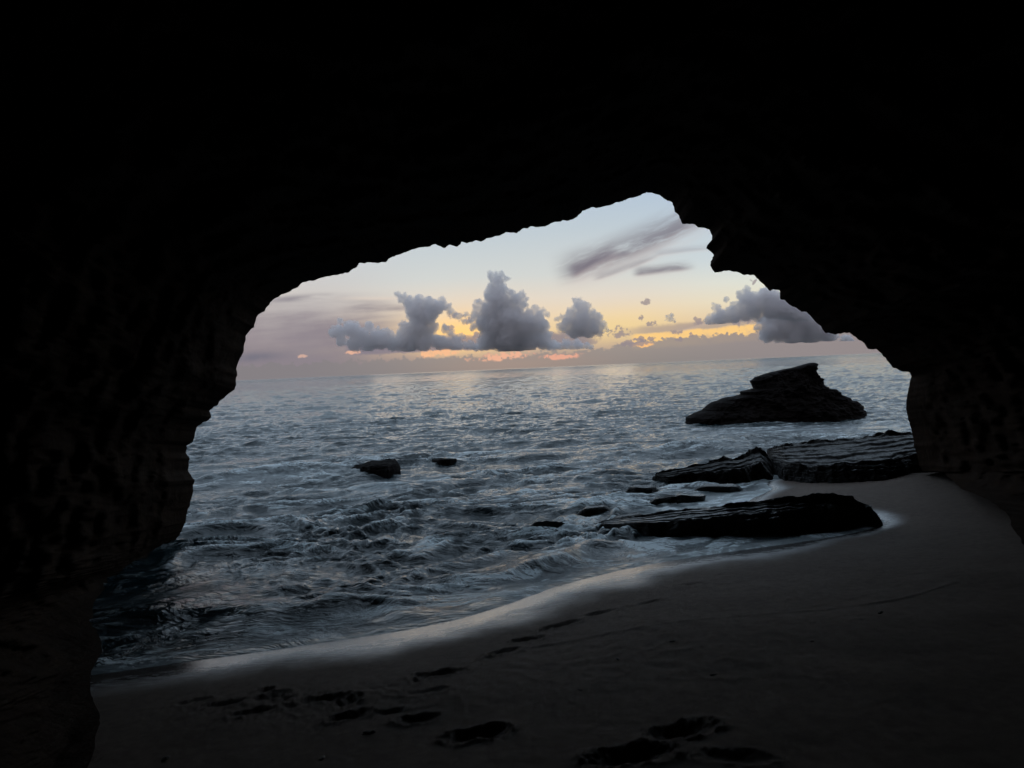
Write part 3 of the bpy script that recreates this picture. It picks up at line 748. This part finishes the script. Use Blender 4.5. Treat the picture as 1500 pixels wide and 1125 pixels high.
    f3 = nt.noise(nt.vmath('ADD', mp.outputs[0], (7.3, 2.1, 0.4)), 7.0, 4, 0.6, 0.6)
    rid3 = (1.0 - (f3 - 0.5).abs() * 20.0).max(0.0)
    str_ = rid * 0.9 + rid2 * 0.75 + rid3 * 0.45
    patch = nt.step(nt.noise(mp.outputs[0], 0.34, 4, 0.6), 0.42, 0.64)
    cs = nt.attr('crest')
    amt = (str_ * (cs * cs * 3.4 + 0.03) * (ba * 2.0) * (patch * 1.0 + 0.06) + fo * 0.6 + lp * 0.35 + nt.attr('mist') * (f1 * 2.0) * 1.0).min(0.92)
    # far ripples as bump, growing with distance
    mp2 = nt.n('ShaderNodeMapping'); nt.put(mp2.inputs[0], pos); mp2.inputs['Scale'].default_value = (1, 1.7, 1)
    b1 = nt.noise(mp2.outputs[0], 3.0, 4, 0.6, 0.3); bm_ = nt.noise(mp2.outputs[0], 1.5, 5, 0.65, 0.3); b2 = nt.noise(mp2.outputs[0], 0.35, 5, 0.65, 0.4); b3 = nt.noise(mp2.outputs[0], 0.05, 5, 0.7, 0.3)
    farw = nt.step(di, 30, 140); vfar = nt.step(di, 150, 900)
    bp = nt.n('ShaderNodeBump'); bp.inputs['Distance'].default_value = 1.0; bp.inputs['Strength'].default_value = 1.0
    nt.put(bp.inputs['Height'], (f1 * 0.07 + f2 * 0.045 + f3 * 0.012) * nt.step(di, 40, 14) + b1 * 0.035 * (1.0 - vfar) + bm_ * nt.step(di, 14, 50) * 0.125 + b2 * farw * 0.17 + b3 * vfar * 4.5)
    p = nt.n('ShaderNodeBsdfPrincipled')
    p.inputs['Base Color'].default_value = (0.003, 0.017, 0.023, 1); p.inputs['IOR'].default_value = 1.36
    nt.put(p.inputs['Roughness'], 0.045 + farw * 0.03 + vfar * 0.10); nt.put(p.inputs['Normal'], bp.outputs[0])
    fd = nt.n('ShaderNodeBsdfPrincipled'); fd.inputs['Base Color'].default_value = (0.74, 0.84, 0.88, 1); fd.inputs['Roughness'].default_value = 0.5
    nt.put(fd.inputs['Normal'], bp.outputs[0])
    mx = nt.n('ShaderNodeMixShader'); nt.put(mx.inputs[0], amt); nt.put(mx.inputs[1], p.outputs[0]); nt.put(mx.inputs[2], fd.outputs[0])
    finish(nt, mx.outputs[0])
    o = new_mesh('sea', V, grid_faces(len(r), len(ang)), m, attrs={'foam': foam, 'base': base, 'lip': lip, 'mist': mist, 'dist': rr, 'crest': ss(CR, -0.5, 1.1)})
    tag(o, 'choppy dusk sea streaked with foam out to the horizon', 'sea', kind='structure')
build_sea()

# ------------------------------------------------------------------ clouds
def cloud_material():
    m, nt = material('cumulus')
    v = nt.n('ShaderNodeVolumePrincipled'); v.inputs['Density'].default_value = 0.045
    v.inputs['Color'].default_value = (0.962, 0.955, 0.975, 1); v.inputs['Anisotropy'].default_value = 0.2
    o = nt.n('ShaderNodeOutputMaterial'); nt.put(o.inputs['Volume'], v.outputs[0])
    return m
M_CLOUD = cloud_material()
def uv_sphere_ico():
    import bmesh
    bm = bmesh.new(); bmesh.ops.create_icosphere(bm, subdivisions=3, radius=1)
    V = np.array([v.co[:] for v in bm.verts]); Fc = np.array([[v.index for v in f.verts] for f in bm.faces]); bm.free()
    return V, Fc
ICO = uv_sphere_ico()
def cloud(balls, base_py, label, dist=4000.0, seed=0, vox=4.2, name='cloud'):
    s = dist / F; Vs, Fs = [], []; n0 = 0
    lr = np.random.default_rng(seed)
    bl = list(balls)
    for (x, y, r) in balls:                       # puffs round each ball
        for _ in range(7):
            a = lr.uniform(-0.7, math.pi + 0.7); q = r * lr.uniform(0.22, 0.48)
            bl.append((x + math.cos(a) * (r - q * 0.45), y - math.sin(a) * (r - q * 0.45), q))
    for (x, y, r) in bl:
        c = aty(x, y, dist); c[1] += lr.uniform(-0.5, 0.5) * r * s * 0.8
        V = ICO[0] * (r * s) + c; Vs.append(V); Fs.append(ICO[1] + n0); n0 += len(V)
    m0 = bpy.data.meshes.new('tmp'); m0.from_pydata(np.concatenate(Vs).tolist(), [], np.concatenate(Fs).tolist())
    o = bpy.data.objects.new('tmp', m0); COL.objects.link(o)
    md = o.modifiers.new('r', 'REMESH'); md.mode = 'VOXEL'; md.voxel_size = vox; md.use_smooth_shade = True
    dg = bpy.context.evaluated_depsgraph_get(); ev = o.evaluated_get(dg)
    me = bpy.data.meshes.new_from_object(ev); bpy.data.objects.remove(o)
    me.name = name
    nv = len(me.vertices); co = np.empty(nv * 3, np.float32); me.vertices.foreach_get('co', co); co = co.reshape(-1, 3).astype(float)
    no = np.empty(nv * 3, np.float32); me.vertex_normals.foreach_get('vector', no); no = no.reshape(-1, 3)
    q = co / (s * 10)
    b = (np.abs(perlin(q * 1.0 + seed)) * 1.0 + np.abs(perlin(q * 2.1 + seed)) * 0.55 + np.abs(perlin(q * 4.3)) * 0.3 + np.abs(perlin(q * 8.5)) * 0.16)
    co += no * ((b - 0.55) * s * 5.2)[:, None]
    if base_py is not None:
        bz = aty(750 if balls[0][0] < 900 else 950, base_py, dist)[2]
        bx, bzz = aty(balls[0][0], base_py, dist)[[0, 2]]
        bz = bzz
        bottom = bz + perlin(co / (s * 22) + 5) * s * 1.8
        co[:, 2] = np.where(co[:, 2] < bottom, bottom + (co[:, 2] - bottom) * 0.12, co[:, 2])
    me.vertices.foreach_set('co', co.astype(np.float32).ravel()); me.update()
    me.polygons.foreach_set('use_smooth', np.full(len(me.polygons), True))
    me.materials.clear(); me.materials.append(M_CLOUD)
    ob = bpy.data.objects.new(name, me); COL.objects.link(ob)
    tag(ob, label, 'cloud', 'dark cumulus clouds above the horizon')
cloud([(628,458,14),(612,470,14),(560,500,13),(545,502,12),(585,503,12),(640,500,11),(655,504,10),(672,506,9),(690,507,8),(667,462,4),(674,464,4),(683,461,4),(691,463,4),(688,470,4),(679,470,3),(500,500,8),(590,490,10),(592,500,13),(488,488,8),(498,470,5),(497,486,10),(515,483,12),(530,492,12),(541,478,7),(552,494,13),(566,492,10),(575,503,12),(520,504,11),(540,504,12),(600,503,15),(620,503,13),(645,507,9),(665,508,8),(685,508,7),(700,509,5),
       (583,431,5),(589,436,7),(597,442,9),(612,441,9),(610,455,14),(627,444,10),(640,450,12),(625,466,14),(615,480,14),(600,484,12),(592,478,8),(632,480,10),(603,494,14),(621,492,14),(648,441,6),(655,450,7),(659,457,5),(652,481,6),(660,488,6),(668,498,8),(650,500,9),(676,492,5)],
      514, 'dark cumulus with ragged left tail and two-horned tower, left of the tallest cloud', seed=1)
cloud([(706,506,9),(698,510,6),(716,490,11),(803,505,9),(815,508,6),(745,470,20),(755,458,13),(742,445,12),(760,500,18),(780,494,16),(745,490,22),(766,478,18),(725,478,18),(742,500,20),(718,403,6),(726,402,5),(734,403,6),(741,409,5),(728,412,9),(722,424,10),(715,431,8),(735,424,10),(728,440,16),(702,443,6),(697,452,6),(699,462,8),(716,456,14),(712,474,16),(735,462,18),(748,430,7),(755,440,11),(765,431,6),(769,438,5),(765,446,8),(784,450,5),(796,454,4),(776,460,8),(790,460,8),(802,461,5),(774,474,16),(790,477,14),(799,490,9),(760,487,20),(730,490,20),(715,500,14),(795,502,11),(696,476,5),(693,481,5),(775,503,13),(690,470,4)],
      516, 'tallest grey cumulus tower with stacked knobs in the middle of the sky', seed=2, dist=4200)
cloud([(850,478,16),(843,440,5),(850,438,4),(847,449,9),(857,449,8),(838,459,8),(822,463,4),(816,468,3),(834,470,11),(868,460,8),(875,466,8),(880,476,8),(868,476,13),(855,465,13),(826,480,9),(842,486,11),(862,487,10),(876,485,8),(889,484,3)],
      496, 'rounded grey cumulus blob standing just right of the tallest cloud', seed=3, dist=3900)
cloud([(983,466,5),(978,463,3),(988,470,3.5),(981,470,3),(975,469,2)], None, 'smallest isolated puff of dark cloud above the yellow streak', seed=4, vox=3.5)
cloud([(1058,466,11),(1075,463,11),(1090,459,12),(1105,456,12),(1100,438,12),(1112,440,12),(1128,452,16),(1048,466,9),(1040,468,7),(1034,471,4),(1050,452,6),(1045,445,3),(1056,460,9),(1068,462,10),(1062,440,4),(1066,437,3.5),(1074,455,10),(1085,447,9),(1086,434,7),(1094,427,7),(1092,438,9),(1105,447,14),(1120,432,12),(1130,440,16),(1110,462,9),(1150,450,20),(1170,460,20)],
      474, 'grey cumulus bank rising toward the right edge of the cave mouth', seed=5, dist=4000)
cloud([(1140,458,18),(1180,468,20),(1160,452,16),(1205,480,16),(1128,470,13),(1150,466,16),(1170,474,18),(1125,490,12),(1160,494,14),(1185,497,14),(1210,484,16),(1128,484,13),(1110,480,6),(1114,472,6),(1145,478,18),(1165,484,18),(1190,484,18),(1215,494,12),(1140,493,10),(1240,500,10)],
      503, 'low pale grey cloud mass behind the right bank, touching the rock', seed=6, dist=4600, vox=6)
cloud([(815,507,7),(830,507,7),(845,507,7),(860,507,6),(822,508,6),(838,508,6),(852,507,6),(866,508,5),(806,508,6),(830,503,6),(845,502,5),(812,500,4)], 513, 'thin low shelf of cloud under the rounded cumulus blob', seed=8, dist=4400, vox=6)

# ------------------------------------------------------------------ camera object and render settings
cam = bpy.data.cameras.new('camera'); co_ = bpy.data.objects.new('camera', cam); COL.objects.link(co_)
cam.sensor_width = 36; cam.lens = 27.0; cam.clip_end = 60000; cam.clip_start = 0.05
from mathutils import Matrix
Mx = Matrix(((cr[0], cu[0], -fwd[0], CP[0]), (cr[1], cu[1], -fwd[1], CP[1]), (cr[2], cu[2], -fwd[2], CP[2]), (0, 0, 0, 1)))
co_.matrix_world = Mx
SC.camera = co_
vs = SC.view_settings; vs.view_transform = 'Standard'; vs.look = 'None'; vs.exposure = 0; vs.gamma = 1
cy = SC.cycles
cy.use_denoising = True; cy.max_bounces = 7; cy.diffuse_bounces = 3; cy.volume_bounces = 5; cy.adaptive_threshold = 0.03; cy.adaptive_min_samples = 16; cy.glossy_bounces = 3; cy.transparent_max_bounces = 16
cy.sample_clamp_indirect = 4
